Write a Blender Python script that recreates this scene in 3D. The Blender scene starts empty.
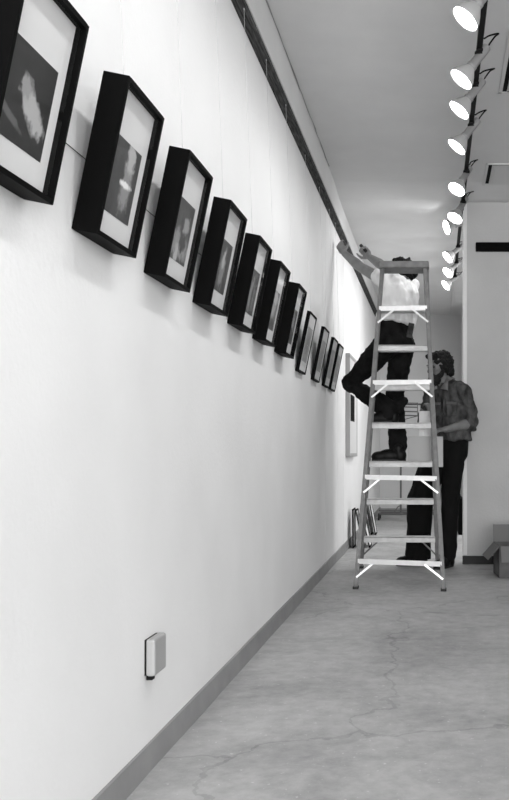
import bpy, bmesh, math, random
from mathutils import Vector, Matrix, noise
random.seed(4)
C = bpy.context.scene.collection
EYE = 0.935; F = 900.0; VX, VY = 436.0, 450.0

# ------------------------------------------------------------------ camera
cam = bpy.data.objects.new('camera', bpy.data.cameras.new('camera')); C.objects.link(cam)
cam.location = (0, 0, EYE); cam.rotation_euler = (math.pi/2, 0, 0)
cam.data.sensor_width = 36; cam.data.sensor_fit = 'AUTO'; cam.data.lens = 36*F/800
cam.data.shift_x = -(VX-254.5)/800; cam.data.shift_y = (VY-400)/800
cam.data.clip_start = 0.02; cam.data.clip_end = 100
bpy.context.scene.camera = cam
# ------------------------------------------------------------------ world, exposure
w = bpy.data.worlds.new('world'); bpy.context.scene.world = w; w.use_nodes = True
bg = w.node_tree.nodes['Background']; bg.inputs[0].default_value = (1, 1, 1, 1); bg.inputs[1].default_value = 5.0
LAMP_W = 12.5; BULB = 25.0; FAR_W = 26.0
vs = bpy.context.scene.view_settings
vs.view_transform = 'Standard'; vs.look = 'None'; vs.gamma = 1; vs.use_curve_mapping = False; vs.exposure = 0.0
# area lights added out of view for brightness, behind the camera and beside the passage
def area(name, loc, rot, sx, sy, power):
    l = bpy.data.lights.new(name, 'AREA'); l.shape = 'RECTANGLE'; l.size = sx; l.size_y = sy; l.energy = power
    o = bpy.data.objects.new(name, l); C.objects.link(o); o.location = loc; o.rotation_euler = rot; return o
area('added_fill_behind_camera', (1.4, -3.9, 1.5), (math.pi/2, 0, 0), 4.0, 2.4, 260)   # unseen fill added behind the camera
sd = area('added_fill_passage', (2.6, 7.9, 1.9), (0, 0, 0), 1.6, 1.6, 75); sd.rotation_euler = Vector((-2.5, 5.4, -.5)).to_track_quat('-Z', 'Y').to_euler()   # unseen fill added to brighten the passage

area('added_fill_passage_overhead', (.95, 9.4, 2.9), (0, 0, 0), 1.0, 2.4, 42)  # unseen overhead fill added for the passage floor and left wall
# ------------------------------------------------------------------ helpers
def at(x, y, d):
    return Vector(((x-VX)*d/F, d, EYE+(VY-y)*d/F))

def mat(name, g, rough=.6, metal=0, noise_amt=0, nscale=8, bump=0, bscale=40, spec=.5, coat=0, detail=4, stretch=None):
    m = bpy.data.materials.new(name); m.use_nodes = True; nt = m.node_tree; b = nt.nodes['Principled BSDF']
    b.inputs['Base Color'].default_value = (g, g, g, 1); b.inputs['Roughness'].default_value = rough
    b.inputs['Metallic'].default_value = metal; b.inputs['Specular IOR Level'].default_value = spec
    b.inputs['Coat Weight'].default_value = coat
    tc = nt.nodes.new('ShaderNodeTexCoord'); mp = nt.nodes.new('ShaderNodeMapping')
    nt.links.new(tc.outputs['Object'], mp.inputs[0])
    if stretch: mp.inputs['Scale'].default_value = stretch
    if noise_amt:
        n = nt.nodes.new('ShaderNodeTexNoise'); n.inputs['Scale'].default_value = nscale; n.inputs['Detail'].default_value = detail
        nt.links.new(mp.outputs[0], n.inputs['Vector'])
        r = nt.nodes.new('ShaderNodeValToRGB'); a = max(0, g-noise_amt); c = g+noise_amt
        r.color_ramp.elements[0].color = (a, a, a, 1); r.color_ramp.elements[0].position = .3
        r.color_ramp.elements[1].color = (c, c, c, 1); r.color_ramp.elements[1].position = .7
        nt.links.new(n.outputs[0], r.inputs[0]); nt.links.new(r.outputs[0], b.inputs['Base Color'])
    if bump:
        n2 = nt.nodes.new('ShaderNodeTexNoise'); n2.inputs['Scale'].default_value = bscale; n2.inputs['Detail'].default_value = 5
        nt.links.new(mp.outputs[0], n2.inputs['Vector'])
        bp = nt.nodes.new('ShaderNodeBump'); bp.inputs['Strength'].default_value = bump; bp.inputs['Distance'].default_value = .01
        nt.links.new(n2.outputs[0], bp.inputs['Height']); nt.links.new(bp.outputs[0], b.inputs['Normal'])
    return m

def mathn(nt, op, a, b=None, clamp=False):
    n = nt.nodes.new('ShaderNodeMath'); n.operation = op; n.use_clamp = clamp
    for i, v in enumerate((a, b)):
        if v is None: continue
        if isinstance(v, (int, float)): n.inputs[i].default_value = v
        else: nt.links.new(v, n.inputs[i])
    return n.outputs[0]

def wall_mat():
    m = mat('white_fabric_wall_paint', .80, .75, noise_amt=.025, nscale=2.2, bump=.12, bscale=60, spec=.25)
    return m

def concrete():
    m = bpy.data.materials.new('concrete_floor'); m.use_nodes = True; nt = m.node_tree; b = nt.nodes['Principled BSDF']
    tc = nt.nodes.new('ShaderNodeTexCoord')
    def nz(scale, detail, rough=.6, dist=0):
        n = nt.nodes.new('ShaderNodeTexNoise'); n.inputs['Scale'].default_value = scale; n.inputs['Detail'].default_value = detail
        n.inputs['Roughness'].default_value = rough; n.inputs['Distortion'].default_value = dist
        nt.links.new(tc.outputs['Object'], n.inputs['Vector']); return n.outputs[0]
    big = nz(1.3, 6, .65, .6); small = nz(14, 8, .7); speck = nz(55, 2, .5)
    v = mathn(nt, 'MULTIPLY', mathn(nt, 'SUBTRACT', big, .5), .50)
    v = mathn(nt, 'ADD', v, mathn(nt, 'MULTIPLY', mathn(nt, 'SUBTRACT', small, .5), .36))
    v = mathn(nt, 'ADD', v, .37)
    sp = mathn(nt, 'MULTIPLY', mathn(nt, 'GREATER_THAN', speck, .70), .16)
    v = mathn(nt, 'ADD', v, sp)
    # hairline cracks
    vo = nt.nodes.new('ShaderNodeTexVoronoi'); vo.feature = 'DISTANCE_TO_EDGE'; vo.inputs['Scale'].default_value = .55
    wn = nt.nodes.new('ShaderNodeTexNoise'); wn.inputs['Scale'].default_value = 3; wn.inputs['Detail'].default_value = 6
    nt.links.new(tc.outputs['Object'], wn.inputs['Vector'])
    mx = nt.nodes.new('ShaderNodeVectorMath'); mx.operation = 'MULTIPLY_ADD'; mx.inputs[1].default_value = (.5, .5, .5)
    nt.links.new(wn.outputs['Color'], mx.inputs[0]); nt.links.new(tc.outputs['Object'], mx.inputs[2])
    nt.links.new(mx.outputs[0], vo.inputs['Vector'])
    cr = mathn(nt, 'LESS_THAN', vo.outputs[0], .004)
    v = mathn(nt, 'SUBTRACT', v, mathn(nt, 'MULTIPLY', cr, .07))
    cb = nt.nodes.new('ShaderNodeCombineColor')
    for i in range(3): nt.links.new(v, cb.inputs[i])
    nt.links.new(cb.outputs[0], b.inputs['Base Color']); b.inputs['Roughness'].default_value = .55
    bp = nt.nodes.new('ShaderNodeBump'); bp.inputs['Strength'].default_value = .25; bp.inputs['Distance'].default_value = .01
    nt.links.new(small, bp.inputs['Height']); nt.links.new(bp.outputs[0], b.inputs['Normal'])
    return m

M = dict(
    wall=wall_mat(), upper=mat('grey_plaster', .62, .8, noise_amt=.03, nscale=3, bump=.1, bscale=30),
    ceil=mat('ceiling_plaster', .66, .85, noise_amt=.02, nscale=4, bump=.15, bscale=120),
    greywall=mat('grey_painted_wall', .46, .8, noise_amt=.02, nscale=3, bump=.15, bscale=50),
    farwall=mat('far_wall_paint', .62, .8, noise_amt=.03, nscale=1.5),
    floor=concrete(), base=mat('grey_rubber_baseboard', .25, .5, noise_amt=.03, nscale=6),
    basedark=mat('dark_baseboard', .03, .6, spec=.2), trim=mat('pale_trim', .66, .5),
    wood=mat('raw_dark_wood', .06, .8, spec=.15, noise_amt=.05, nscale=9, bump=.3, bscale=20, stretch=(14, 1, 14), detail=8),
    black=mat('black_lacquer', .0025, .6, spec=.04), blackmatte=mat('black_metal', .006, .6, spec=.15),
    matboard=mat('mat_board', .74, .8, noise_amt=.01, nscale=3), wire=mat('grey_wire', .5, .5),
    alu=mat('lit_aluminium', .82, .38, metal=.35, noise_amt=.03, nscale=30),  # cross bars paler than the rails: spotlight put into the colour
    rail=mat('shaded_aluminium_rail', .16, .55, metal=.2, noise_amt=.03, nscale=25),  # rails darker than the bars: shade put into the colour
    tread=mat('brushed_aluminium_tread', .50, .5, metal=.3, noise_amt=.05, nscale=30),
    rubber=mat('black_rubber', .015, .7), lampwhite=mat('white_enamel', .42, .4), lampgrey=mat('pale_grey_enamel', .28, .45),
    skin=mat('skin', .20, .5, noise_amt=.02, nscale=20), skin2=mat('backlit_skin', .15, .5, noise_amt=.02, nscale=20),  # second skin darker: backlit shade put into its colour
    hair=mat('dark_hair', .008, .6, spec=.2, noise_amt=.006, nscale=60, bump=.8, bscale=90), beard=mat('dark_beard', .012, .6, spec=.2, bump=.8, bscale=90),
    tee=mat('white_cotton', .78, .85, bump=.3, bscale=25), denim=mat('dark_denim', .009, .9, spec=.1, noise_amt=.005, nscale=14, bump=.4, bscale=30),
    denimfade=mat('faded_denim', .04, .85, noise_amt=.04, nscale=18, bump=.5, bscale=30),
    trousers=mat('dark_trousers', .007, .9, spec=.1, bump=.3, bscale=20), workshirt=mat('faded_work_shirt', .06, .9, spec=.15, noise_amt=.045, nscale=13, bump=1.0, bscale=18, stretch=(1.6, 1.6, .8)),  # work shirt mottling also carries the dark of its wrinkles
    flap=mat('worn_pocket_flap', .10, .9, noise_amt=.03, nscale=20), collar=mat('pale_worn_collar', .16, .9, noise_amt=.04, nscale=20), shoe=mat('black_leather', .004, .5, spec=.2), paper=mat('white_paper', .8, .8), board=mat('grey_board', .5, .8),
    card=mat('cardboard', .10, .85, noise_amt=.03, nscale=8), cardlit=mat('cardboard_lit_flap', .15, .85),  # flaps paler than the carton: light and shade put into the two tones
    plastic=mat('off_white_plastic', .36, .45), patch=mat('pale_patch', .45, .8), steel=mat('dull_steel', .12, .45, metal=.5),
    tool=mat('dark_tool_metal', .03, .4, metal=.5), eye=mat('eye', .02, .3), vent=mat('vent_enamel', .6, .5),
)
def glass():
    m = bpy.data.materials.new('picture_glass'); m.use_nodes = True; nt = m.node_tree; nt.nodes.clear()
    o = nt.nodes.new('ShaderNodeOutputMaterial'); t = nt.nodes.new('ShaderNodeBsdfTransparent'); g = nt.nodes.new('ShaderNodeBsdfGlossy')
    g.inputs['Roughness'].default_value = .03; lw = nt.nodes.new('ShaderNodeLayerWeight'); lw.inputs[0].default_value = .5
    x = nt.nodes.new('ShaderNodeMixShader'); t.inputs[0].default_value = (.95, .95, .95, 1)
    fac = mathn(nt, 'ADD', mathn(nt, 'MULTIPLY', mathn(nt, 'POWER', lw.outputs['Facing'], 5), .35), .015)
    nt.links.new(fac, x.inputs[0]); nt.links.new(t.outputs[0], x.inputs[1]); nt.links.new(g.outputs[0], x.inputs[2]); nt.links.new(x.outputs[0], o.inputs[0])
    return m
M['glass'] = glass()
def emis(name, s):
    m = bpy.data.materials.new(name); m.use_nodes = True; b = m.node_tree.nodes['Principled BSDF']
    b.inputs['Emission Color'].default_value = (1, 1, 1, 1); b.inputs['Emission Strength'].default_value = s; return m
M['bulb'] = emis('lit_bulb', BULB)

def obj(name, bm, m, parent=None, smooth=False, me=None):
    if me is None:
        me = bpy.data.meshes.new(name)
        bmesh.ops.recalc_face_normals(bm, faces=bm.faces[:])
        bm.to_mesh(me); bm.free()
    if smooth:
        for p in me.polygons: p.use_smooth = True
    me.materials.clear(); me.materials.append(m)
    o = bpy.data.objects.new(name, me); C.objects.link(o)
    if parent: o.parent = parent; o.location = (0, 0, 0)
    return o
def thing(name, label, cat, loc=(0, 0, 0), group=None):
    o = bpy.data.objects.new(name, None); o.empty_display_size = .05; C.objects.link(o); o.location = loc
    return tag(o, label, cat, group)
def tag(o, label, cat, group=None):
    o['label'] = label; o['category'] = cat
    if group: o['group'] = group
    return o
def struct(name, bm, m, parent=None):
    o = obj(name, bm, m, parent); o['kind'] = 'structure'; return o
def dup(root, loc, label=None):
    r = root.copy(); C.objects.link(r); r.location = loc
    if label: r['label'] = label
    for ch in list(root.children):
        c = ch.copy(); C.objects.link(c); c.parent = r
        for g in ch.children:
            d = g.copy(); C.objects.link(d); d.parent = c
    return r
def box(bm, lo, hi, bev=0):
    lo, hi = Vector(lo), Vector(hi)
    r = bmesh.ops.create_cube(bm, size=1)
    vs_ = r['verts']
    for v in vs_:
        v.co = Vector((lo[i]+(v.co[i]+.5)*(hi[i]-lo[i]) for i in range(3)))
    if bev:
        es = list({e for v in vs_ for e in v.link_edges})
        bmesh.ops.bevel(bm, geom=es, offset=bev, segments=2, affect='EDGES', profile=.5)
def beam(bm, p0, p1, w_, h_, side=Vector((1, 0, 0)), bev=0):
    p0, p1 = Vector(p0), Vector(p1); d = (p1-p0); L = d.length; d.normalize()
    s = (side - d*side.dot(d)).normalized(); u = d.cross(s)
    mtx = Matrix((s, u, d)).transposed().to_4x4(); mtx.translation = (p0+p1)/2
    r = bmesh.ops.create_cube(bm, size=1)
    for v in r['verts']: v.co = mtx @ Vector((v.co.x*w_, v.co.y*h_, v.co.z*L))
    if bev:
        es = list({e for v in r['verts'] for e in v.link_edges})
        bmesh.ops.bevel(bm, geom=es, offset=bev, segments=2, affect='EDGES', profile=.5)
def tube(bm, pts, r, n=8, cap=True, radii=None):
    pts = [Vector(p) for p in pts]; rings = []
    prev = None
    for i, p in enumerate(pts):
        d = (pts[min(i+1, len(pts)-1)]-pts[max(i-1, 0)]).normalized()
        if prev is None:
            a = Vector((0, 0, 1)) if abs(d.z) < .9 else Vector((1, 0, 0)); s = d.cross(a).normalized()
        else:
            s = (prev - d*prev.dot(d)).normalized()
        prev = s; u = d.cross(s); rr = radii[i] if radii else r
        rings.append([bm.verts.new(p+(s*math.cos(2*math.pi*k/n)+u*math.sin(2*math.pi*k/n))*rr) for k in range(n)])
    for a, b in zip(rings, rings[1:]):
        for k in range(n): bm.faces.new((a[k], a[(k+1) % n], b[(k+1) % n], b[k]))
    if cap: bm.faces.new(rings[0][::-1]); bm.faces.new(rings[-1])
def poly(bm, pts):
    return bm.faces.new([bm.verts.new(Vector(p)) for p in pts])
NB = bmesh.new

# ------------------------------------------------------------------ room
XW = -.84      # face of the left wall
YR = 7.38      # grey wall facing the camera
YF = 13.5      # end wall of the passage
ZC = 3.005     # ceiling
b = NB(); box(b, (-1.0, -4, -.1), (4.2, 13.8, 0)); struct('floor', b, M['floor'])
b = NB(); box(b, (-1.0, -4, 0), (XW, YF+.1, 3.2)); struct('wall_left', b, M['wall'])
# ceiling with an added near-facing slope that catches light as a pale band
b = NB()
prof = [(-4, ZC), (6.95, ZC), (7.3, ZC-.04), (13.6, ZC-.04), (13.6, 3.3), (-4, 3.3)]
A = [b.verts.new((-1.0, y, z)) for y, z in prof]; B = [b.verts.new((4.2, y, z)) for y, z in prof]
b.faces.new(A); b.faces.new(B[::-1])
for i in range(len(prof)):
    j = (i+1) % len(prof); b.faces.new((A[i], B[i], B[j], A[j]))
struct('ceiling', b, M['ceil'])
b = NB(); box(b, (XW-.02, -4, EYE+1.86), (-.783, YF, ZC+.02)); struct('wall_left_upper', b, M['upper'])
b = NB()
box(b, (XW-.01, -4, EYE+1.842), (-.788, YF-.01, EYE+1.862), .003)
struct('trim_1', b, M['wood'])
# dark ragged joint between plaster and ceiling
b = NB(); pts = []
y = 1.5
while y < 6.6:
    pts.append((-.779+random.uniform(-.001, .002), y, ZC-.001+random.uniform(-.006, .001))); y += .11
tube(b, pts, .0035, 5, radii=[random.uniform(.001, .0045) for _ in pts]); struct('trim_2', b, M['base'])
# grey wall
b = NB(); box(b, (.229, YR, 0), (4.2, YR+.16, 3.0), .012); struct('wall_front', b, M['greywall'])
b = NB(); box(b, (.222, YR-.006, .075), (.254, YR+.165, 2.95), .003); struct('trim_3', b, M['trim'])  # corner strip paler than the wall: lamp light put into its colour
b = NB(); box(b, (.37, 12.5, 0), (.5, YF, 3.0)); struct('wall_passage_right', b, M['farwall'])
b = NB(); box(b, (-1, YF, 0), (4.2, YF+.1, 3.1)); struct('wall_back', b, M['farwall'])
b = NB(); box(b, (4.1, -4, 0), (4.2, YF, 3.1)); struct('wall_right', b, M['greywall'])
# baseboards
b = NB()
n = 60; ys = [-2+(YF+2)*i/n for i in range(n+1)]
vt = []
for yy in ys:
    wob = noise.noise(Vector((0, yy*1.3, 3)))*.006
    vt.append([b.verts.new(p) for p in ((XW-.005, yy, 0), (XW+.012+max(wob, -.004), yy, 0), (XW+.008+max(wob*.6, -.004), yy, .080+wob*.5), (XW-.005, yy, .083+wob*.5))])
for p, q in zip(vt, vt[1:]):
    for k in range(4): b.faces.new((p[k], p[(k+1) % 4], q[(k+1) % 4], q[k]))
b.faces.new(vt[0]); b.faces.new(vt[-1][::-1])
struct('baseboard_left', b, M['base'])
b = NB(); box(b, (.217, YR-.012, 0), (4.1, YR+.005, .068), .002); struct('baseboard_front', b, M['basedark'])
b = NB(); box(b, (XW, YF-.012, 0), (.37, YF+.005, .06), .002); struct('baseboard_back', b, M['base'])

# wires' line: the levelling string along the pictures
b = NB(); zs = EYE+.695
tube(b, [(XW+.003, .9, zs), (XW+.003, 5.3, zs-.002)], .0011, 5)
tag(obj('levelling_string', b, M['blackmatte']), 'thin dark level string stretched along the white wall behind the black picture frames', 'string')
# faint vertical seams of the wall covering
for k, yy in enumerate((6.85, 7.7, 8.15)):
    b = NB(); box(b, (XW-.001, yy-.001, .09), (XW+.0008, yy+.001, EYE+1.81)); struct('trim_%d' % (k+4), b, M['wire'])

# ------------------------------------------------------------------ framed pictures
TILT = math.radians(11.5)
def tl(o, v, h):
    return Vector((o*math.cos(TILT)+h*math.sin(TILT), v, h*math.cos(TILT)-o*math.sin(TILT)))
def tbox(bm, o0, o1, v0, v1, h0, h1, bev=0):
    t = NB(); box(t, (o0, v0, h0), (o1, v1, h1), bev)
    for v in t.verts: v.co = tl(*v.co)
    me = bpy.data.meshes.new('t'); t.to_mesh(me); t.free(); bm.from_mesh(me); bpy.data.meshes.remove(me)
def print_mat(i, bgv, blobs, streak=0):
    m = bpy.data.materials.new('photo_print'); m.use_nodes = True; nt = m.node_tree; p = nt.nodes['Principled BSDF']
    p.inputs['Roughness'].default_value = .5
    tc = nt.nodes.new('ShaderNodeTexCoord'); sp = nt.nodes.new('ShaderNodeSeparateXYZ'); nt.links.new(tc.outputs['UV'], sp.inputs[0])
    nz = nt.nodes.new('ShaderNodeTexNoise'); nz.inputs['Scale'].default_value = 8; nz.inputs['Detail'].default_value = 5; nz.noise_dimensions = '4D'; nz.inputs['W'].default_value = i*3.7
    nt.links.new(tc.outputs['UV'], nz.inputs['Vector'])
    wob = mathn(nt, 'MULTIPLY', mathn(nt, 'SUBTRACT', nz.outputs[0], .5), 1.9)
    v = mathn(nt, 'ADD', mathn(nt, 'MULTIPLY', mathn(nt, 'SUBTRACT', nz.outputs[0], .5), bgv*.9), bgv)
    for (cx, cy, rx, ry, rot, val) in blobs:
        c, s = math.cos(rot), math.sin(rot)
        dx = mathn(nt, 'SUBTRACT', sp.outputs[0], cx); dy = mathn(nt, 'SUBTRACT', sp.outputs[1], cy)
        a = mathn(nt, 'DIVIDE', mathn(nt, 'ADD', mathn(nt, 'MULTIPLY', dx, c), mathn(nt, 'MULTIPLY', dy, s)), rx)
        e = mathn(nt, 'DIVIDE', mathn(nt, 'SUBTRACT', mathn(nt, 'MULTIPLY', dy, c), mathn(nt, 'MULTIPLY', dx, s)), ry)
        d = mathn(nt, 'SQRT', mathn(nt, 'ADD', mathn(nt, 'MULTIPLY', a, a), mathn(nt, 'MULTIPLY', e, e)))
        k = mathn(nt, 'MULTIPLY', mathn(nt, 'SUBTRACT', 1.15, mathn(nt, 'ADD', d, wob)), 2.2, clamp=True)
        # blend towards val
        v = mathn(nt, 'ADD', mathn(nt, 'MULTIPLY', v, mathn(nt, 'SUBTRACT', 1, k)), mathn(nt, 'MULTIPLY', k, val))
    cb = nt.nodes.new('ShaderNodeCombineColor')
    for q in range(3): nt.links.new(v, cb.inputs[q])
    nt.links.new(cb.outputs[0], p.inputs['Base Color']); return m
def print_mesh(o, v0, v1, h0, h1):
    bm = NB(); f = poly(bm, [tl(o, v0, h0), tl(o, v1, h0), tl(o, v1, h1), tl(o, v0, h1)])
    uv = bm.loops.layers.uv.new('UVMap')
    for l, c in zip(f.loops, ((0, 0), (1, 0), (1, 1), (0, 1))): l[uv].uv = c
    # give the sheet thickness
    r = bmesh.ops.extrude_face_region(bm, geom=[f])
    off = tl(-.0008, 0, 0)
    for g in r['geom']:
        if isinstance(g, bmesh.types.BMVert): g.co += off
    return bm
ZB = EYE+.510
def frame_proto(wd, hh, dp, lip, rec, pm, ph, name, label, group, wire=True, floor=False):
    r = thing(name, label, 'picture frame', (0, 0, 0), group)
    bm = NB()
    tbox(bm, 0, dp, 0, lip, 0, hh, .0015); tbox(bm, 0, dp, wd-lip, wd, 0, hh, .0015)
    tbox(bm, 0, dp, lip, wd-lip, 0, lip); tbox(bm, 0, dp, lip, wd-lip, hh-lip, hh)
    tbox(bm, .001, .006, lip*.8, wd-lip*.8, lip*.8, hh-lip*.8)
    obj('moulding', bm, M['black'], r)
    bm = NB(); tbox(bm, dp-rec-.003, dp-rec, lip*.9, wd-lip*.9, lip*.9, hh-lip*.9); obj('mat_board', bm, M['matboard'], r)
    obj('photo_print', print_mesh(dp-rec+.001, pm[0], pm[1], ph[0], ph[1]), M['matboard'], r)
    bm = NB(); g_ = dp-.006 if dp > .03 else dp-.002; poly(bm, [tl(g_, lip*.9, lip*.9), tl(g_, wd-lip*.9, lip*.9), tl(g_, wd-lip*.9, hh-lip*.9), tl(g_, lip*.9, hh-lip*.9)]); obj('glass_pane', bm, M['glass'], r)
    if wire:
        bm = NB(); t = tl(.002, wd/2, hh)
        tube(bm, [t+Vector((0, 0, -.01)), Vector((.040, wd/2, EYE+1.842-ZB))], .0008, 5)
        tube(bm, [Vector((.040, wd/2, EYE+1.841-ZB)), Vector((.041, wd/2, EYE+1.832-ZB))], .0018, 5)
        obj('hanging_wire', bm, M['wire'], r)
    return r
W_, H_ = .268, .372
pics = [
    (0.022, [(.60, .42, .15, .36, 1.05, .45), (.40, .62, .12, .12, .2, .32), (.1, .25, .35, .05, -.3, .12)]),
    (0.06, [(.62, .50, .2, .42, 0, .30), (.66, .82, .16, .2, 0, .5), (.35, .6, .14, .25, .3, .05), (.6, .47, .22, .05, 0, .95), (.25, .2, .1, .12, 0, .05)]),  # brightest bar is a lamp glint on the glass, put into the print
    (0.07, [(.5, .28, .55, .26, 0, .32), (.62, .45, .2, .3, 0, .06), (.7, .62, .16, .16, 0, .35), (.4, .1, .1, .2, 0, .5)]),
    (0.05, [(.5, .45, .22, .40, 0, .25), (.5, .6, .1, .18, 0, .5)]),
    (0.07, [(.5, .4, .3, .35, 0, .28), (.6, .3, .1, .4, 0, .05)]),
    (0.13, [(.5, .2, .5, .2, 0, .04), (.6, .8, .3, .2, 0, .6), (.5, .5, .25, .2, 0, .4)]),
    (0.05, [(.5, .6, .3, .4, 0, .3), (.45, .3, .3, .2, 0, .02)]),
]
labels = [
    'black box frame cropped by the left edge, photograph of a pale animal on dark ground',
    'second black box frame from the left, photograph with a painted glint across a pale figure',
    'third black box frame from the left, photograph of a dark peaked shape above pale ground',
    'fourth black box frame from the left, grey photograph with a small pale central figure',
    'fifth black box frame from the left, narrow grey photograph seen at a steep angle',
    'sixth black box frame from the left, photograph with a bright spot near its top',
    'seventh black box frame, last of the deep ones before the slim frames begin',
]
GB = 'black box frames hung in a row on the left wall'
proto = frame_proto(W_, H_, .062, .011, .022, (.048, .222), (.070, .252), 'shadow_box_frame', labels[0], GB)
depths = [1.565, 2.072, 2.583, 3.10, 3.615, 4.105, 4.66]
for i, d in enumerate(depths):
    o = proto if i == 0 else dup(proto, (0, 0, 0), labels[i])
    o.location = (XW, d, ZB)
    for ch in o.children:
        if ch.name.startswith('photo_print'):
            ch.data = ch.data.copy(); ch.data.materials.clear(); ch.data.materials.append(print_mat(i, *pics[i]))
lab2 = ['slim black frame with a pale print, nearest of the four slim ones', 'second slim black frame, standing alone between wider gaps of white wall',
        'third slim black frame, close before the last one by the knee', 'last slim black frame, beside the bent knee of the climbing person']
thin = frame_proto(.285, .365, .022, .012, .004, (.05, .235), (.07, .28), 'slim_picture_frame', lab2[0], 'slim black frames at the far end of the row')
for i, d in enumerate((5.36, 6.03, 6.60, 7.0)):
    o = thin if i == 0 else dup(thin, (0, 0, 0), lab2[i])
    o.location = (XW, d, ZB-.036)
    for ch in o.children:
        if ch.name.startswith('photo_print'):
            ch.data = ch.data.copy(); ch.data.materials.clear()
            ch.data.materials.append(print_mat(20+i, .38, [(.5, .5, .3, .3, 0, .28)]))

# large pale-framed work beyond the ladder
r = thing('large_framed_artwork', 'large pale framed artwork with a black image, hung lower on the wall beyond the row', 'picture frame', (XW+.001, 8.35, .87))
b = NB(); box(b, (0, 0, 0), (.04, .80, .035), .003); box(b, (0, 0, .93), (.04, .80, .965), .003); box(b, (0, 0, .03), (.04, .03, .94), .003); box(b, (0, .77, .03), (.04, .80, .94), .003)
obj('moulding', b, M['plastic'], r)
b = NB(); box(b, (.004, .02, .02), (.036, .78, .95)); obj('mat_board', b, M['trim'], r)
b = NB(); box(b, (.036, .10, .34), (.038, .50, .59)); obj('black_image', b, M['black'], r)

# ------------------------------------------------------------------ surface box on the wall
r = thing('surface_outlet_box', 'white surface mounted outlet box low on the left wall above the baseboard', 'outlet box', (XW, 2.59, EYE-.653))
b = NB(); box(b, (.004, 0, 0), (.031, .112, .107), .007); obj('cover', b, M['plastic'], r)
b = NB(); box(b, (0, .003, .002), (.006, .109, .105)); obj('back_plate', b, M['blackmatte'], r)
b = NB(); box(b, (.003, .008, -.012), (.022, .03, .001), .002); obj('cable_clamp', b, M['blackmatte'], r)

# ------------------------------------------------------------------ bar on the grey wall, ceiling vents
b = NB(); z = EYE+202.5*YR/F
box(b, (.325, YR-.035, z-.037), (2.6, YR, z+.037), .006); box(b, (.33, YR-.040, z-.004), (2.6, YR-.03, z+.012), .003)
tag(obj('wall_bar', b, M['black']), 'long black horizontal bar fixed high on the grey wall', 'rail')
def vent(y0, y1, label):
    r = thing('ceiling_vent', label, 'vent', (.36, y0, ZC), 'ceiling vents')
    L = y1-y0
    b = NB()
    box(b, (.0, 0, -.008), (.022, L, .001), .002); box(b, (.6, 0, -.008), (.64, L, .001), .002)
    box(b, (.0, 0, -.008), (.64, .012, .001), .002); box(b, (.0, L-.02, -.008), (.64, L, .001), .002)
    obj('frame', b, M['vent'], r)
    b = NB(); box(b, (.022, .012, -.0035), (.048, L-.01, -.002)); box(b, (.05, L-.03, -.0075), (.62, L-.022, -.004)); box(b, (.05, .012, -.0075), (.62, .02, -.004)); obj('slot', b, M['black'], r)
    b = NB(); box(b, (.052, .02, -.006), (.06, L-.03, -.001))
    box(b, (.07, .03, -.006), (.6, L-.04, -.002)); obj('panel', b, M['vent'], r)
vent(4.45, 5.21, 'white ceiling vent with a wide black slot, nearer the camera at the right edge')
vent(6.50, 7.16, 'white square ceiling vent with thin dark outline just before the grey wall')

# ------------------------------------------------------------------ track and track lights
XT, ZT = .213, EYE+1.975
r = thing('light_track', 'long black ceiling track that carries the row of spotlights', 'light track', (XT, .8, ZT))
b = NB(); box(b, (-.014, 0, -.014), (.014, 9.5, .016), .003); obj('channel', b, M['blackmatte'], r)
for yy in (.3, 2.2, 4.15, 5.7, 8.2, 9.3):
    b = NB(); zt = (ZC if yy < 6.1 else ZC-.04)-ZT; tube(b, [(0, yy, .012), (0, yy, zt+.004)], .006, 8); obj('hanger', b, M['blackmatte'], r)
b = NB(); box(b, (.205, 10.45, ZC-.055), (.228, YF, ZC-.036), .003); struct('trim_9', b, M['upper'])

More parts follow.
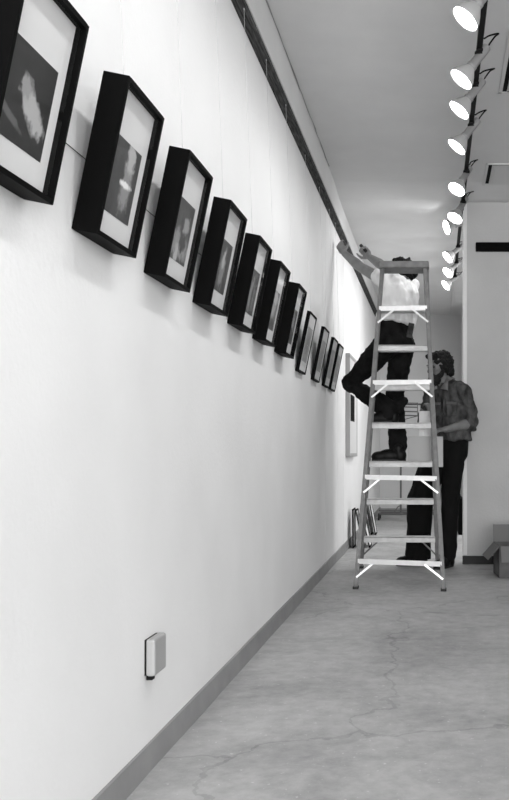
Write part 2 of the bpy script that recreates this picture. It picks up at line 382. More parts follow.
def lathe(bm, o, ax, prof, n=24):
    ax = ax.normalized(); s = ax.cross(Vector((0, 0, 1))).normalized(); u = ax.cross(s); rings = []
    for t, rr in prof:
        c = o+ax*t
        rings.append([bm.verts.new(c+(s*math.cos(2*math.pi*k/n)+u*math.sin(2*math.pi*k/n))*rr) for k in range(n)])
    for a, q in zip(rings, rings[1:]):
        for k in range(n): bm.faces.new((a[k], a[(k+1) % n], q[(k+1) % n], q[k]))
    return rings
def track_light(label, d, n, cord=0):
    n = Vector(n).normalized()
    r = thing('track_light', label, 'spotlight', (XT, d, ZT), 'spotlights on the ceiling track')
    piv = Vector((-.012, 0, -.058))
    b = NB(); tube(b, [(0, 0, -.0145), (0, 0, -.022), (0, 0, -.036), (0, 0, -.042)], 0, 14, radii=[.018, .024, .024, .015]); tube(b, [(0, 0, -.03), piv], .006, 8)
    box(b, (-.017, -.035, -.026), (.017, .035, -.0145), .003)
    obj('adapter', b, M['blackmatte'], r, True)
    b = NB()
    back = piv-n*.085
    # tubular holder
    rg = lathe(b, back, n, [(0, .001), (0, .020), (.004, .023), (.118, .023), (.12, .026), (.145, .026), (.146, .020)])
    obj('lamp_holder', b, M['lampgrey'], r, True)
    b = NB()
    lathe(b, back+n*.135, n, [(0, .022), (.012, .030), (.035, .046), (.060, .060), (.075, .065), (.082, .066), (.082, .063), (.073, .062), (.055, .055), (.03, .04), (.012, .02)])
    obj('bell_shade', b, M['lampwhite'], r, True)
    b = NB()
    rg = lathe(b, back+n*.135, n, [(.045, .012), (.070, .058), (.077, .056), (.082, .044), (.085, .025), (.086, .004)])
    b.faces.new(rg[-1]); b.faces.new(rg[0][::-1])
    obj('bulb', b, M['bulb'], r, True)
    b = NB(); e = back+Vector((.004, 0, 0)); k = cord
    pts = [e, e+Vector((.010, -.004, .016)), e+Vector((.032, -.030, .036)), e+Vector((.040+.006*k, -.075, .030)), e+Vector((.000, -.105, .006)), Vector((.021, e.y-.120, -.004)), Vector((.017, e.y-.125, -.006))]
    # smooth the loop
    sm = []
    for i in range(len(pts)-1):
        p0, p1, p2, p3 = pts[max(i-1, 0)], pts[i], pts[i+1], pts[min(i+2, len(pts)-1)]
        for q in range(5):
            t = q/5; sm.append(.5*((2*p1)+(-p0+p2)*t+(2*p0-5*p1+4*p2-p3)*t*t+(-p0+3*p1-3*p2+p3)*t**3))
    sm.append(pts[-1])
    tube(b, sm, .0042, 6); obj('cord', b, M['blackmatte'], r, True)
    l = bpy.data.lights.new('spot', 'SPOT'); l.energy = LAMP_W*(1 if d > 3.4 else 1.0); l.spot_size = math.radians(115); l.spot_blend = 1; l.shadow_soft_size = .05
    lo = bpy.data.objects.new('spot', l); C.objects.link(lo); lo.parent = r; lo.location = back+n*.24
    lo.rotation_euler = n.to_track_quat('-Z', 'Y').to_euler()
N0 = (-.60, -.10, -.79)
NL = [(3.80, (-.60, -.10, -.79), 'bright white spotlight nearest the camera, at the top edge beside the track'),
      (4.42, N0, 'second white spotlight from the top, with a black cord loop beside it'),
      (4.82, N0, 'third white spotlight from the top, close below the second one'),
      (5.40, (-.60, -.10, -.79), 'fourth white spotlight from the top, above a wider gap'),
      (6.30, (-.45, -.35, -.82), 'fifth white spotlight from the top, level with the far ceiling vent'),
      (7.07, (-.42, -.35, -.83), 'sixth white spotlight from the top, just above the one turned sideways'),
      (7.62, (-.88, -.34, -.34), 'white spotlight turned sideways towards the wall, bell furthest left of its neighbours'),
      (8.62, (-.70, -.30, -.62), 'third white spotlight from the far end of the track'),
      (9.35, (-.62, -.40, -.66), 'white spotlight second from the far end of the track'),
      (10.1, (-.72, -.34, -.60), 'smallest and furthest white spotlight at the end of the track')]
for i, (d, n, l) in enumerate(NL): track_light(l, d, n, i % 3)
for d, l in ((3.15, 'added unseen white spotlight on the near part of the track, closest before the picture'), (2.45, 'added unseen white spotlight on the track in front of the second box frame'),
             (1.75, 'added unseen white spotlight on the track in front of the first box frame'), (1.0, 'added unseen white spotlight at the near end of the track')):
    track_light(l, d, (-.62, -.15, -.75), 1)  # lamps out of view, added to light the near wall

# ------------------------------------------------------------------ stepladder
r = thing('stepladder', 'tall grey aluminium stepladder standing open on the concrete floor', 'ladder', (0, 0, 0))
NLf, NRf = at(355.8, 588.6, 6.07), at(443.6, 590.8, 5.975); NLf.z = NRf.z = .012
FLf, FRf = Vector((-.592, 7.13, .012)), Vector((.012, 7.10, .012))
TLn, TRn = at(382.8, 266, 6.56), at(424.8, 266, 6.54)
TLf, TRf = TLn+Vector((-.01, .10, 0)), TRn+Vector((.012, .10, 0))
for nm, a, t in (('n', NLf, TLn), ('n', NRf, TRn), ('f', FLf, TLf), ('f', FRf, TRf)):
    b = NB(); beam(b, a, t, .030, .020 if nm == 'n' else .022, bev=.002)
    sx = 1 if a.x > -.3 else -1
    for q in (-1, 1): beam(b, a+Vector((sx*.0, q*.022, 0)), t+Vector((0, q*.022, 0)), .026, .006)
    obj('side_rail', b, M['rail'], r)
    b = NB(); box(b, (a.x-.019, a.y-.032, 0), (a.x+.019, a.y+.032, .018), .004); obj('foot', b, M['rubber'], r)
c0 = (TLn+TRn+TLf+TRf)/4
b = NB(); box(b, (TLn.x-.028, TLn.y-.06, c0.z-.022), (TRn.x+.03, TLn.y+.17, c0.z+.028), .008); obj('top_cap', b, M['rail'], r)
def on(a, t, z): return a+(t-a)*((z-a.z)/(t.z-a.z))
for y in (538.6, 501, 463.8, 425.5, 387.5, 348.5, 309.5):
    z = EYE
    for _ in range(4): z = EYE+(VY-y)*on(FLf, TLf, z).y/F
    p, q = on(FLf, TLf, z), on(FRf, TRf, z)
    b = NB()
    yc = (p.y+q.y)/2
    box(b, (p.x+.01, yc-.05, z+.012), (q.x-.01, yc+.05, z+.020), .001); box(b, (p.x+.01, yc-.05, z-.024), (q.x-.01, yc-.044, z+.018), .001); box(b, (p.x+.01, yc+.044, z-.024), (q.x-.01, yc+.05, z+.018), .001)
    for k in range(5): box(b, (p.x+.012, yc-.04+k*.018, z+.0195), (q.x-.012, yc-.036+k*.018, z+.0215))
    obj('step', b, M['tread'], r)
    if y > 530:
        for s, rl, tl2 in ((p, FLf, TLf), (q, FRf, TRf)):
            sg = 1 if s is p else -1
            b = NB(); beam(b, (s.x+sg*.13, yc+.03, z-.01), on(rl, tl2, z-.14)+Vector((0, .03, 0)), .004, .012, Vector((0, 1, 0))); obj('brace', b, M['rail'], r)
for y in (560.8, 477, 382.8, 309):
    z = EYE
    for _ in range(4): z = EYE+(VY-y)*on(NLf, TLn, z).y/F
    p, q = on(NLf, TLn, z), on(NRf, TRn, z-(.008 if y > 400 else 0))
    b = NB(); beam(b, p+Vector((.004, -.022, 0)), q+Vector((-.004, -.022, 0)), .027, .010, Vector((0, 0, 1)), bev=.003)
    for s in (p, q):
        sg = 1 if s is p else -1
        tube(b, [s+Vector((sg*.115, -.026, 0)), s+Vector((sg*.115, -.031, 0))], .006, 8)
    obj('cross_bar', b, M['alu'], r)
    for s, rl, tl2 in ((p, NLf, TLn), (q, NRf, TRn)):
        sg = 1 if s is p else -1
        b = NB(); beam(b, s+Vector((sg*.115, -.034, -.004)), on(rl, tl2, z-.105)+Vector((0, -.024, 0)), .011, .005, Vector((1, 0, 0)), bev=.001); obj('brace', b, M['alu'], r)
for a, t, a2, t2 in ((NLf, TLn, FLf, TLf), (NRf, TRn, FRf, TRf)):
    b = NB(); z = 1.48; m0, m1 = on(a, t, z), on(a2, t2, z); mid = (m0+m1)/2+Vector((0, 0, -.02))
    beam(b, m0, mid, .004, .016); beam(b, mid, m1, .004, .016); obj('spreader', b, M['rail'], r)

# ------------------------------------------------------------------ bodies
def ell(bm, c, rad, mtx=None):
    q = bmesh.ops.create_icosphere(bm, subdivisions=3, radius=1)
    for v in q['verts']:
        p = Vector((v.co.x*rad[0], v.co.y*rad[1], v.co.z*rad[2]))
        if mtx: p = mtx @ p
        v.co = p+Vector(c)
def limb(bm, pts, radii, n=16):
    pts = [Vector(p) for p in pts]
    tube(bm, pts, 0, n, radii=radii)
    for p, rr in zip(pts, radii): ell(bm, p, (rr, rr, rr))
def slab(bm, p0, p1, r0, r1, side):
    # tapered elliptical body section, r = (half width along side, half depth)
    p0, p1 = Vector(p0), Vector(p1); d = (p1-p0).normalized(); s = (side-d*side.dot(d)).normalized(); u = d.cross(s)
    N = 24; K = 8; rings = []
    for i in range(K+1):
        t = i/K; c = p0.lerp(p1, t); a = r0[0]+(r1[0]-r0[0])*t; e = r0[1]+(r1[1]-r0[1])*t
        rings.append([bm.verts.new(c+s*math.cos(2*math.pi*k/N)*a+u*math.sin(2*math.pi*k/N)*e) for k in range(N)])
    for a, q in zip(rings, rings[1:]):
        for k in range(N): bm.faces.new((a[k], a[(k+1) % N], q[(k+1) % N], q[k]))
    bm.faces.new(rings[0][::-1]); bm.faces.new(rings[-1])
def skin(name, bm, m, parent, voxel=.008, it=5, disp=None):
    bmesh.ops.recalc_face_normals(bm, faces=bm.faces[:])
    me = bpy.data.meshes.new('tmp'); bm.to_mesh(me); bm.free()
    t = bpy.data.objects.new('tmp', me); C.objects.link(t)
    md = t.modifiers.new('r', 'REMESH'); md.mode = 'VOXEL'; md.voxel_size = voxel
    sm = t.modifiers.new('s', 'SMOOTH'); sm.iterations = it; sm.factor = .5
    bpy.context.view_layer.update()
    dg = bpy.context.evaluated_depsgraph_get()
    out = bpy.data.meshes.new_from_object(t.evaluated_get(dg)); bpy.data.objects.remove(t); bpy.data.meshes.remove(me)
    out.name = name
    if disp:
        amp, sc = disp[0], disp[1]; st = disp[2] if len(disp) > 2 else (1, 1, 1)
        ns = [v.normal.copy() for v in out.vertices]
        for v, n in zip(out.vertices, ns):
            q = Vector((v.co.x*st[0], v.co.y*st[1], v.co.z*st[2]))*sc
            v.co += n*(noise.noise(q)+.5*noise.noise(q*2.1+Vector((5, 1, 2))))*amp
    return obj(name, None, m, parent, True, me=out)
def frame_of(fwd, up=Vector((0, 0, 1))):
    f = Vector(fwd).normalized(); rt = f.cross(up).normalized(); u = rt.cross(f)
    return Matrix((rt, f, u)).transposed()      # columns: right, forward, up
def head(bm, c, R):
    c = Vector(c)
    ell(bm, c+R@Vector((0, -.012, .018)), (.074, .094, .092), R)
    ell(bm, c+R@Vector((0, .022, -.045)), (.055, .066, .066), R)
    ell(bm, c+R@Vector((0, .055, -.082)), (.030, .026, .024), R)
    ell(bm, c+R@Vector((0, .084, .022)), (.052, .014, .011), R)       # brow
    limb(bm, [c+R@Vector((0, .088, .012)), c+R@Vector((0, .110, -.028))], [.008, .013], 10)   # nose
    for s in (-1, 1):
        ell(bm, c+R@Vector((s*.036, .066, -.022)), (.022, .020, .018), R)  # cheek
        ell(bm, c+R@Vector((s*.078, -.005, -.008)), (.009, .018, .030), R)
    ell(bm, c+R@Vector((0, .083, -.050)), (.024, .012, .006), R); ell(bm, c+R@Vector((0, .080, -.061)), (.021, .012, .006), R)
def eyes(c, R, parent):  # small, set under the brow
    c = Vector(c)
    for s in (-1, 1):
        b = NB(); ell(b, c+R@Vector((s*.031, .078, .006)), (.012, .008, .006), R); obj('eye', b, M['eye'], parent, True)
def hand(bm, wrist, fdir, pnorm, curl=.5, side=1, spread=.1):
    # fdir along the fingers, pnorm out of the palm (towards which the fingers curl)
    f = Vector(fdir).normalized(); pn = Vector(pnorm); pn = (pn-f*pn.dot(f)).normalized(); s = f.cross(pn)*side
    wv = Vector(wrist)
    R = Matrix((s, f, pn)).transposed()
    ell(bm, wv+f*.048, (.040, .050, .015), R)
    limb(bm, [wv, wv+f*.02], [.026, .026], 12)
    for k, (o, L) in enumerate(((.030, .070), (.011, .080), (-.010, .075), (-.029, .058))):
        p = wv+f*.080+s*o; pts = [p]; a = 0; dirn = (f+s*spread*o*20*.2).normalized()
        for seg, frac in enumerate((.45, .32, .23)):
            a += curl*(.8 if seg == 0 else 1.0)
            dd = (dirn*math.cos(a)+pn*math.sin(a)); pts.append(pts[-1]+dd*L*frac)
        limb(bm, pts, [.0100, .0092, .0085, .0072], 8)
    p = wv+f*.022+s*.030
    t1 = (f*.6+s*.75+pn*.35).normalized(); t2 = (f*.85+s*.25+pn*(.3+curl*.5)).normalized(); t3 = (f*.8-s*.1+pn*(.3+curl)).normalized()
    limb(bm, [p, p+t1*.034, p+t1*.034+t2*.028, p+t1*.034+t2*.028+t3*.024], [.014, .012, .0105, .0085], 8)
def shoe(parent, heel, toe, up, sole_z, m):
    # heel and toe given in plan, sole at sole_z
    h = Vector((heel[0], heel[1], sole_z)); t = Vector((toe[0], toe[1], sole_z)); d = (t-h).normalized(); L = (t-h).length; s = d.cross(Vector((0, 0, 1)))
    R = Matrix((s, d, Vector((0, 0, 1)))).transposed(); b = NB()
    ell(b, h+d*L*.17+Vector((0, 0, .042)), (.040, L*.20, .058), R); ell(b, h+d*L*.50+Vector((0, 0, .040)), (.042, L*.33, .054), R)
    ell(b, h+d*L*.78+Vector((0, 0, .032)), (.045, L*.23, .044), R); limb(b, [h+d*L*.2+Vector((0, 0, .05)), h+d*L*.22+Vector((0, 0, .10))], [.038, .040])
    o = skin('shoe', b, m, parent, .006, 3)
    for v in o.data.vertices:
        if v.co.z < sole_z+.006: v.co.z = sole_z+.003
    b = NB(); N = 28; top = []; bot = []
    for k in range(N):
        a = 2*math.pi*k/N; y = .5+.5*math.sin(a); wd = (.034 if y < .35 else .034+.010*min(1, (y-.35)/.3))*abs(math.cos(a))**.7*(1 if math.cos(a) > 0 else -1)
        p = h+d*(y*L*1.01-.003)+s*wd*1.05; top.append(b.verts.new(p+Vector((0, 0, .014)))); bot.append(b.verts.new(p))
    b.faces.new(top); b.faces.new(bot[::-1])
    for k in range(N): b.faces.new((bot[k], bot[(k+1) % N], top[(k+1) % N], top[k]))
    obj('sole', b, M['rubber'], o)
    return o

# ---- climber
DD = -.07
def A_(x, y, d): return at(x, y, d+DD)
p1 = thing('person', 'person in white t-shirt and dark jeans climbing the stepladder, arms raised to the rail', 'person', (0, 0, 0))
F1 = Vector((-.6, .8, 0)); S1 = Vector((.8, .6, 0))
pel = A_(394, 338, 7.10); waist = A_(395, 317, 7.10); chest = A_(401, 292, 7.11); neckb = A_(403, 279, 7.12)
shL, shR = A_(384.5, 281, 7.03), A_(411, 285, 7.21)
elL = A_(361, 267.5, 7.24); wrL = A_(344.5, 253.5, 7.42); hdL = A_(337, 241, 7.47)
elR = A_(383, 266, 7.40); wrR = A_(369.5, 257, 7.50)
hipL, hipR = A_(388, 343, 7.05), A_(402, 345, 7.16)
knL = A_(351.5, 383, 7.15); anL = A_(389, 408, 7.06)
knR = A_(395, 393, 7.20); anR = A_(398, 446, 7.14)
Z3 = EYE+(VY-463.8)*6.96/F+.0215; Z4 = EYE+(VY-425.5)*6.90/F+.0215
anR.z = Z3+.11; anL.z = Z4+.10
hc1 = A_(402, 273.5, 7.17)
H1 = frame_of((-.72, .60, .30))
b = NB()
head(b, hc1, H1); limb(b, [neckb, hc1+H1@Vector((0, -.02, -.05))], [.056, .054])
slab(b, pel, waist, (.12, .08), (.11, .075), S1); slab(b, waist, chest, (.11, .075), (.125, .085), S1); slab(b, chest, neckb, (.125, .085), (.07, .055), S1)
for sh, el, wr in ((shL, elL, wrL), (shR, elR, wrR)):
    limb(b, [chest.lerp(sh, .5)+Vector((0, 0, .04)), sh, sh.lerp(el, .5), el, el.lerp(wr, .3), wr], [.055, .048, .045, .040, .042, .027])
hand(b, wrL, (hdL-wrL), (.2, .6, .2), .42, -1)
hand(b, wrR, A_(364, 250, 7.55)-wrR, (-.4, -.6, .3), 1.2, -1)
for hp, kn, an in ((hipL, knL, anL), (hipR, knR, anR)):
    limb(b, [hp, hp.lerp(kn, .5), kn, kn.lerp(an, .35), an], [.072, .062, .048, .045, .035])
for an, tdir in ((anR, (-1, -.05, 0)), (anL, (-1, .1, 0))): limb(b, [an, an+Vector((-.03, -.03, -.07)), an+Vector((-.09, -.04, -.08))], [.032, .022, .018])
skin('body', b, M['skin'], p1, .0065, 3)
eyes(hc1, H1, p1)
b = NB(); R = H1
ell(b, hc1+R@Vector((0, -.030, .022)), (.092, .098, .100), R); ell(b, hc1+R@Vector((0, -.060, -.03)), (.075, .055, .065), R); ell(b, hc1+R@Vector((0, .04, .085)), (.066, .055, .036), R)
for s in (-1, 1): ell(b, hc1+R@Vector((s*.072, -.015, -.01)), (.022, .05, .06), R)
skin('hair', b, M['hair'], p1, .007, 2, (.018, 38))
# t-shirt
b = NB()
slab(b, waist+Vector((0, 0, -.055)), chest, (.168, .130), (.172, .120), S1); slab(b, chest, neckb+Vector((0, 0, .0)), (.172, .120), (.085, .07), S1)
for sh, el in ((shL, elL), (shR, elR)): limb(b, [chest.lerp(sh, .5)+Vector((0, 0, .03)), sh, sh.lerp(el, .30)], [.085, .062, .056])
ts = skin('t_shirt', b, M['tee'], p1, .008, 3, (.018, 11, (1.5, 1.5, .7)))
# jeans, flared
def jleg(b, hp, kn, an, rs):
    limb(b, [hp, hp.lerp(kn, .5), kn, kn.lerp(an, .5), an.lerp(kn, .05), an+Vector((.0, -.03, -.03))], rs+[.062])
b = NB()
slab(b, pel+Vector((0, 0, -.03)), waist+Vector((0, 0, -.035)), (.158, .115), (.145, .105), S1); ell(b, pel-F1*.02+Vector((0, 0, -.03)), (.160, .115, .10), frame_of(F1))
jleg(b, hipL, knL, anL, [.105, .092, .078, .074, .080]); jleg(b, hipR, knR, anR, [.104, .090, .072, .068, .074])
# flared hem of the bent leg
limb(b, [anL+Vector((-.03, 0, .02)), anL+Vector((.06, -.01, .015)), A_(404, 401, 7.06)], [.07, .06, .035])
skin('jeans', b, M['denim'], p1, .008, 4, (.008, 22))
b = NB(); q = pel-F1*.135+Vector((.03, 0, .045)); Rq = frame_of(-F1)
beam(b, q+Vector((.01, 0, -.055)), q+Vector((.03, -.01, .055)), .05, .012, S1, bev=.004); obj('pocket_patch', b, M['denimfade'], p1)
b = NB(); k = waist.copy(); k.z -= .012
N = 28; ri = []
for zz in (-.016, .016):
    ri.append([b.verts.new(k+S1*math.cos(2*math.pi*i/N)*.158+F1*math.sin(2*math.pi*i/N)*.120+Vector((0, 0, zz))) for i in range(N)])
for i in range(N): b.faces.new((ri[0][i], ri[0][(i+1) % N], ri[1][(i+1) % N], ri[1][i]))
obj('belt', b, M['blackmatte'], p1, True)
shoe(p1, (anR.x+.062, anR.y-.05), (anR.x-.205, anR.y-.06), None, Z3, M['shoe'])
shoe(p1, (anL.x+.075, anL.y-.03), (anL.x-.16, anL.y-.03), None, Z4, M['shoe'])
# dark tool in the raised hand
tp = wrR+(A_(364, 250, 7.55)-wrR).normalized()*.10
b = NB(); beam(b, tp+Vector((.03, -.03, -.03)), tp+Vector((-.03, -.015, .04)), .026, .026, Vector((1, 0, 0)), bev=.008)
tag(obj('hand_tool', b, M['tool']), 'small dark hand tool gripped in the raised fist of the climbing person', 'tool')

# ---- standing person
p2 = thing('person', 'bearded person in faded work shirt and dark trousers standing behind the ladder holding papers', 'person', (0, 0, 0))
F2 = Vector((-.52, -.85, 0)).normalized(); S2 = Vector((.85, -.52, 0)).normalized()
hc2 = at(438.5, 367.5, 7.17); H2 = frame_of((-.72, -.66, -.12))
neck2 = at(446, 384, 7.22); chest2 = at(452, 405, 7.23); waist2 = at(452, 434, 7.24); pel2 = at(451, 449, 7.24)
sL, sR = at(464, 391, 7.14), at(433, 391, 7.31)
eL, wL = at(472.5, 422.5, 7.15), at(448, 429, 7.02)
eR, wR = at(424, 423, 7.26), at(431.5, 418, 7.09)
hL, hR = Vector((.150, 7.19, .93)), Vector((.020, 7.27, .93))
kL, aL = at(450, 505, 7.18), at(447.5, 556, 7.19)
kR, aR = at(420, 502, 7.26), at(418, 556, 7.33)
b = NB(); head(b, hc2, H2); limb(b, [neck2, hc2+H2@Vector((0, -.02, -.06))], [.062, .058])
slab(b, pel2, waist2, (.11, .08), (.11, .075), S2); slab(b, waist2, chest2, (.11, .075), (.13, .085), S2); slab(b, chest2, neck2, (.13, .085), (.065, .055), S2)
for sh, el, wr in ((sL, eL, wL), (sR, eR, wR)): limb(b, [chest2.lerp(sh, .5)+Vector((0, 0, .04)), sh, sh.lerp(el, .5), el, el.lerp(wr, .3), wr], [.050, .045, .040, .038, .043, .027])
hand(b, wL, (-.92, -.25, -.12), (-.1, .2, -.9), .55, -1)
hand(b, wR, (-.08, -.12, .95), (-.5, .6, 0), .75, 1)
for hp, kn, an in ((hL, kL, aL), (hR, kR, aR)):
    limb(b, [hp, hp.lerp(kn, .5), kn, kn.lerp(an, .35), an], [.070, .062, .050, .046, .035]); ff = F2 if an is aL else Vector((-.93, -.37, 0)).normalized(); limb(b, [an, an+ff*.05+Vector((0, 0, -.04)), an+ff*.10+Vector((0, 0, -.055))], [.032, .024, .018])
skin('body', b, M['skin2'], p2, .0065, 3)
eyes(hc2, H2, p2)
R = H2; b = NB()
ell(b, hc2+R@Vector((0, -.035, .038)), (.094, .104, .095), R); ell(b, hc2+R@Vector((0, -.065, -.03)), (.085, .060, .07), R)
ell(b, hc2+R@Vector((0, .045, .092)), (.062, .048, .030), R)
for s in (-1, 1): ell(b, hc2+R@Vector((s*.080, -.015, -.005)), (.022, .040, .062), R)
skin('hair', b, M['hair'], p2, .007, 2, (.020, 34))
b = NB(); ell(b, hc2+R@Vector((0, .056, -.088)), (.050, .046, .046), R); ell(b, hc2+R@Vector((0, .045, -.105)), (.042, .040, .036), R)
for s in (-1, 1):
    limb(b, [hc2+R@Vector((s*.066, .012, -.025)), hc2+R@Vector((s*.056, .035, -.06)), hc2+R@Vector((s*.03, .062, -.085))], [.015, .020, .024])
    limb(b, [hc2+R@Vector((0, .094, -.040)), hc2+R@Vector((s*.030, .082, -.056))], [.008, .009])
skin('beard', b, M['beard'], p2, .005, 2, (.008, 50))
b = NB()
slab(b, waist2+Vector((0, 0, -.05)), waist2+Vector((0, 0, .10)), (.165, .125), (.158, .120), S2); slab(b, waist2+Vector((0, 0, .08)), chest2, (.158, .118), (.175, .118), S2); slab(b, chest2, neck2+Vector((0, 0, .02)), (.175, .118), (.070, .062), S2)
for sh in (sL, sR): limb(b, [neck2, sh.lerp(neck2, .45)+Vector((0, 0, .005)), sh], [.062, .060, .058])
for sh, el, t in ((sL, eL, 1.0), (sR, eR, 1.0)): limb(b, [chest2.lerp(sh, .5)+Vector((0, 0, .03)), sh, sh.lerp(el, .5), sh.lerp(el, .93), el.lerp(wL if sh is sL else wR, .12)], [.082, .068, .060, .060, .058])
sh_ = skin('work_shirt', b, M['workshirt'], p2, .008, 3, (.020, 13, (1, 1, .9)))
b = NB()   # collar wings, pocket flap, rolled cuff
cn = neck2+F2*.06
for s in (-1, 1):
    a0 = cn+S2*s*.050-F2*.01+Vector((0, 0, .050)); a1 = cn+S2*s*.016+F2*.050+Vector((0, 0, -.045)); a2 = cn+S2*s*.085+F2*.050+Vector((0, 0, -.060))
    for o in (0,): 
        v = [b.verts.new(q) for q in (a0, a1, a2)]; v2 = [b.verts.new(q+F2*.006) for q in (a0, a1, a2)]
        b.faces.new(v); b.faces.new(v2[::-1])
        for i in range(3): b.faces.new((v[i], v[(i+1) % 3], v2[(i+1) % 3], v2[i]))
tube(b, [neck2+(S2*math.cos(2*math.pi*i/24)*.062+F2*(math.sin(2*math.pi*i/24)*.060+.004))+Vector((0, 0, .038)) for i in range(25)], .015, 8)
obj('collar', b, M['collar'], sh_, True)
b = NB(); slab(b, eL.lerp(wL, -.02), eL.lerp(wL, .20), (.070, .064), (.066, .058), Vector((0, 0, 1))); skin('rolled_cuff', b, M['workshirt'], sh_, .006, 1, (.012, 24))
# chest pockets with pale top edge
for sx_ in (-1, 1):
    c_ = chest2+S2*sx_*.075+F2*.125+Vector((0, 0, -.035)); b = NB(); beam(b, c_+Vector((0, 0, -.06)), c_+Vector((0, 0, .05)), .095, .012, S2, bev=.004); obj('chest_pocket', b, M['workshirt'], sh_)
    b = NB(); beam(b, c_+F2*.006-S2*.046+Vector((0, 0, .047)), c_+F2*.006+S2*.046+Vector((0, 0, .040)), .016, .008, Vector((0, 0, 1)), bev=.002); obj('pocket_flap', b, M['flap'], sh_)
b = NB(); tube(b, [chest2+F2*.128+S2*.004+Vector((0, 0, .07)), chest2+F2*.132+Vector((0, 0, -.05)), waist2+F2*.128+Vector((0, 0, .0))], .006, 6); obj('button_placket', b, M['workshirt'], sh_)
b = NB(); 
slab(b, pel2+Vector((0, 0, -.06)), waist2, (.140, .110), (.143, .108), S2); ell(b, pel2-F2*.02+Vector((0, 0, -.03)), (.135, .105, .11), frame_of(F2))
limb(b, [hL, hL.lerp(kL, .5), kL, kL.lerp(aL, .5), aL+Vector((0, 0, .01))], [.090, .082, .072, .070, .072])
limb(b, [hR, hR.lerp(kR, .5), kR, kR.lerp(aR, .5), aR+Vector((0, 0, .01))], [.108, .116, .110, .102, .108])
o = skin('trousers', b, M['trousers'], p2, .009, 4, (.010, 14, (1, 1, .5)))
for v in o.data.vertices:
    if v.co.z < .05: v.co.z = .05+(v.co.z-.05)*.05
for an in (aL, aR):
    f = (F2 if an is aL else Vector((-.93, -.37, 0)).normalized()); shoe(p2, (an.x-f.x*.075, an.y-f.y*.075), (an.x+f.x*.19, an.y+f.y*.19), None, 0, M['shoe'])
# what the standing person holds
b = NB(); p, q = at(407.5, 467, 7.04), at(443, 436.5, 7.04)
box(b, (p.x, 7.035, p.z), (q.x, 7.047, q.z), .001)
tag(obj('backing_board', b, M['board']), 'grey rectangular board held low in front of the bearded person', 'board')
b = NB(); p, q = at(419, 436, 7.0), at(434.5, 411, 7.0); N = 6
vv = [[b.verts.new((p.x+(q.x-p.x)*i/N, 7.0+.012*math.sin(i*.6+jz)+(.008*j), p.z+(q.z-p.z)*jz/3)) for j in (0, 1)] for i in range(N+1) for jz in range(4)]
for i in range(N):
    for jz in range(3):
        for j in (0, 1): b.faces.new((vv[i*4+jz][j], vv[(i+1)*4+jz][j], vv[(i+1)*4+jz+1][j], vv[i*4+jz+1][j]))
tag(obj('paper_sheets', b, M['paper']), 'white sheets of paper held upright above the grey board', 'paper')

# ------------------------------------------------------------------ frames leaning by the wall
def lean(y0, xt, xb, h, wd, label, th=.011, grp='small frames leaning on the floor against the left wall'):
    # the frame stands on the floor at xb and leans its top at xt; root on the floor, local u = up the frame
    r = thing('leaning_frame', label, 'picture frame', (xb, y0, 0), grp)
    dx = xt-xb; hz = math.sqrt(h*h-dx*dx); u = Vector((dx/h, 0, hz/h)); o = Vector((hz/h, 0, -dx/h))   # o: outward
    base = Vector((0, 0, o.z*-th if o.z < 0 else 0.0))
    def fb(bm, o0, o1, v0, v1, h0, h1):
        t = NB(); box(t, (o0, v0, h0), (o1, v1, h1))
        for v in t.verts: v.co = base+o*v.co.x+Vector((0, v.co.y, 0))+u*v.co.z
        me = bpy.data.meshes.new('t'); t.to_mesh(me); t.free(); bm.from_mesh(me); bpy.data.meshes.remove(me)
    bm = NB(); e = .014
    fb(bm, 0, th, 0, e, 0, h); fb(bm, 0, th, wd-e, wd, 0, h); fb(bm, 0, th, e, wd-e, 0, e); fb(bm, 0, th, e, wd-e, h-e, h); obj('moulding', bm, M['black'], r)
    bm = NB(); fb(bm, .004, th-.005, e*.8, wd-e*.8, e*.8, h-e*.8); obj('mat_board', bm, M['matboard'], r)
lean(8.55, -.80, -.795, .37, .28, 'black frame standing almost upright against the left wall, nearest of the floor frames')
lean(8.60, -.775, -.700, .37, .26, 'black frame on the floor leaning beside the upright one')
lean(8.60, -.725, -.640, .37, .26, 'outermost black frame of the near floor stack, behind the left ladder rail')
lean(9.90, -.82, -.755, .34, .26, 'slanted black frame closest to the wall in the further floor stack')
lean(9.90, -.780, -.715, .36, .26, 'middle slanted black frame in the further floor stack')
lean(9.90, -.740, -.672, .38, .26, 'outermost slanted black frame in the further floor stack')

# ------------------------------------------------------------------ wheeled rack in the passage
r = thing('wheeled_rack', 'dull metal rack on casters with a wire basket, far down the passage', 'rack', (0, 0, 0))
def q_(x, y, d=12.0): return at(x, y, d)
b = NB(); z0 = .055
xl, xr = q_(379, 500).x, q_(440, 500).x; xp = q_(400.5, 500).x
tube(b, [(xl, 11.95, .085), (xr, 11.95, .085)], .012); tube(b, [(xl, 12.25, .085), (xr, 12.25, .085)], .012); tube(b, [(xl, 11.95, .085), (xl, 12.25, .085)], .012); tube(b, [(xr, 11.95, .085), (xr, 12.25, .085)], .012)
tube(b, [(xl, 11.95, .13), (xr, 11.95, .13)], .007); obj('base', b, M['steel'], r)
for xx in (xp, xr):
    b = NB(); tube(b, [(xx, 12.1, .08), (xx, 12.1, 1.55)], .013); tube(b, [(xx, 11.95, .085), (xx, 12.25, .085)], .011); obj('post', b, M['steel'], r)
b = NB(); tube(b, [(xp-.1, 12.1, .08), (xp-.04, 12.1, .17), (xp, 12.1, .19)], .007); tube(b, [(xp, 12.1, 1.55), (xr, 12.1, 1.55)], .012); obj('cross_tube', b, M['steel'], r)
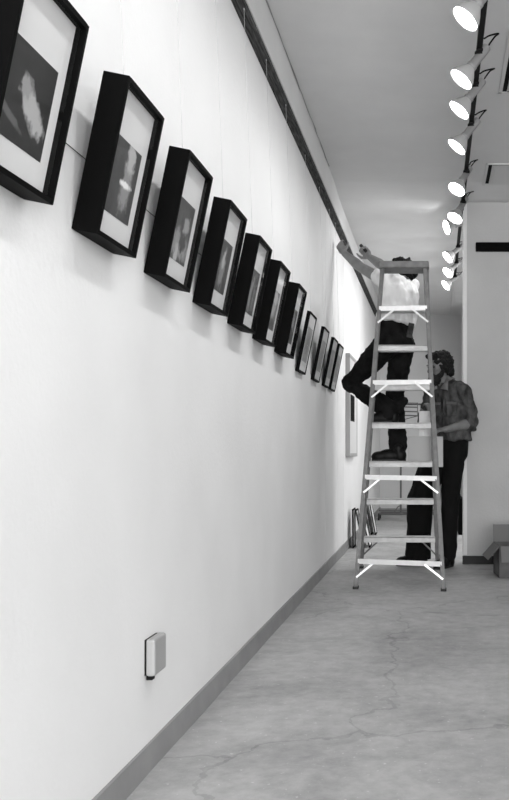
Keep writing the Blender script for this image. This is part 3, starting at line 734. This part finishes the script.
for xx in (xl, xr):
    for yy in (11.95, 12.25):
        b = NB(); tube(b, [(xx-.012, yy, .036), (xx+.012, yy, .036)], .036, 16); tube(b, [(xx, yy, .06), (xx, yy, .09)], .012); obj('caster', b, M['rubber'], r)
b = NB()
for zz in (402.5, 406.5, 411, 415):
    y = zz; a, c = q_(402, y), q_(417.5, y+(.5)); tube(b, [a, c, c+Vector((0, .2, 0)), a+Vector((0, .2, 0)), a], .004)
for x in (404, 417.5): tube(b, [q_(x, 402.5), q_(x, 416.5)], .005)
tube(b, [q_(404, 419.5), q_(417.5, 416)], .005)
obj('wire_basket', b, M['steel'], r)

# dark case leaning in the passage
r = thing('portfolio_case', 'narrow black upright case standing by the passage wall behind the bearded person', 'case', (0, 0, 0))
b = NB(); box(b, (.245, 9.9, .0), (.30, 10.45, .40), .006); obj('body', b, M['black'], r)
b = NB(); tube(b, [(.272, 10.08, .395), (.272, 10.09, .43), (.272, 10.26, .43), (.272, 10.27, .395)], .007); obj('handle', b, M['blackmatte'], r)

# ------------------------------------------------------------------ cardboard box
r = thing('cardboard_box', 'open cardboard box with raised flaps on the floor before the grey wall', 'box', (.462, 6.55, 0))
r.rotation_euler = (0, 0, math.radians(4))
b = NB(); Wb, Lb, Hb, t = .46, .33, .235, .005
box(b, (0, 0, 0), (Wb, Lb, t)); box(b, (0, 0, 0), (t, Lb, Hb)); box(b, (Wb-t, 0, 0), (Wb, Lb, Hb)); box(b, (t, 0, 0), (Wb-t, t, Hb)); box(b, (t, Lb-t, 0), (Wb-t, Lb, Hb))
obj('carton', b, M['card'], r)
b = NB(); beam(b, (Wb/2, Lb-.002, Hb-.002), (Wb/2, Lb+.02, Hb+.13), .004, Wb, Vector((0, 1, 0))); obj('flap', b, M['cardlit'], r)
b = NB(); beam(b, (.002, Lb/2, Hb-.002), (-.085, Lb/2, Hb-.10), .004, Lb, Vector((0, 0, 1))); obj('flap', b, M['cardlit'], r)
b = NB(); beam(b, (Wb/2, -.004, Hb-.002), (Wb/2, -.045, Hb-.115), .004, Wb*.96, Vector((0, 1, 0))); obj('flap', b, M['cardlit'], r)
b = NB(); beam(b, (Wb-.002, Lb/2, Hb-.002), (Wb+.09, Lb/2, Hb-.09), .004, Lb, Vector((0, 0, 1))); obj('flap', b, M['cardlit'], r)
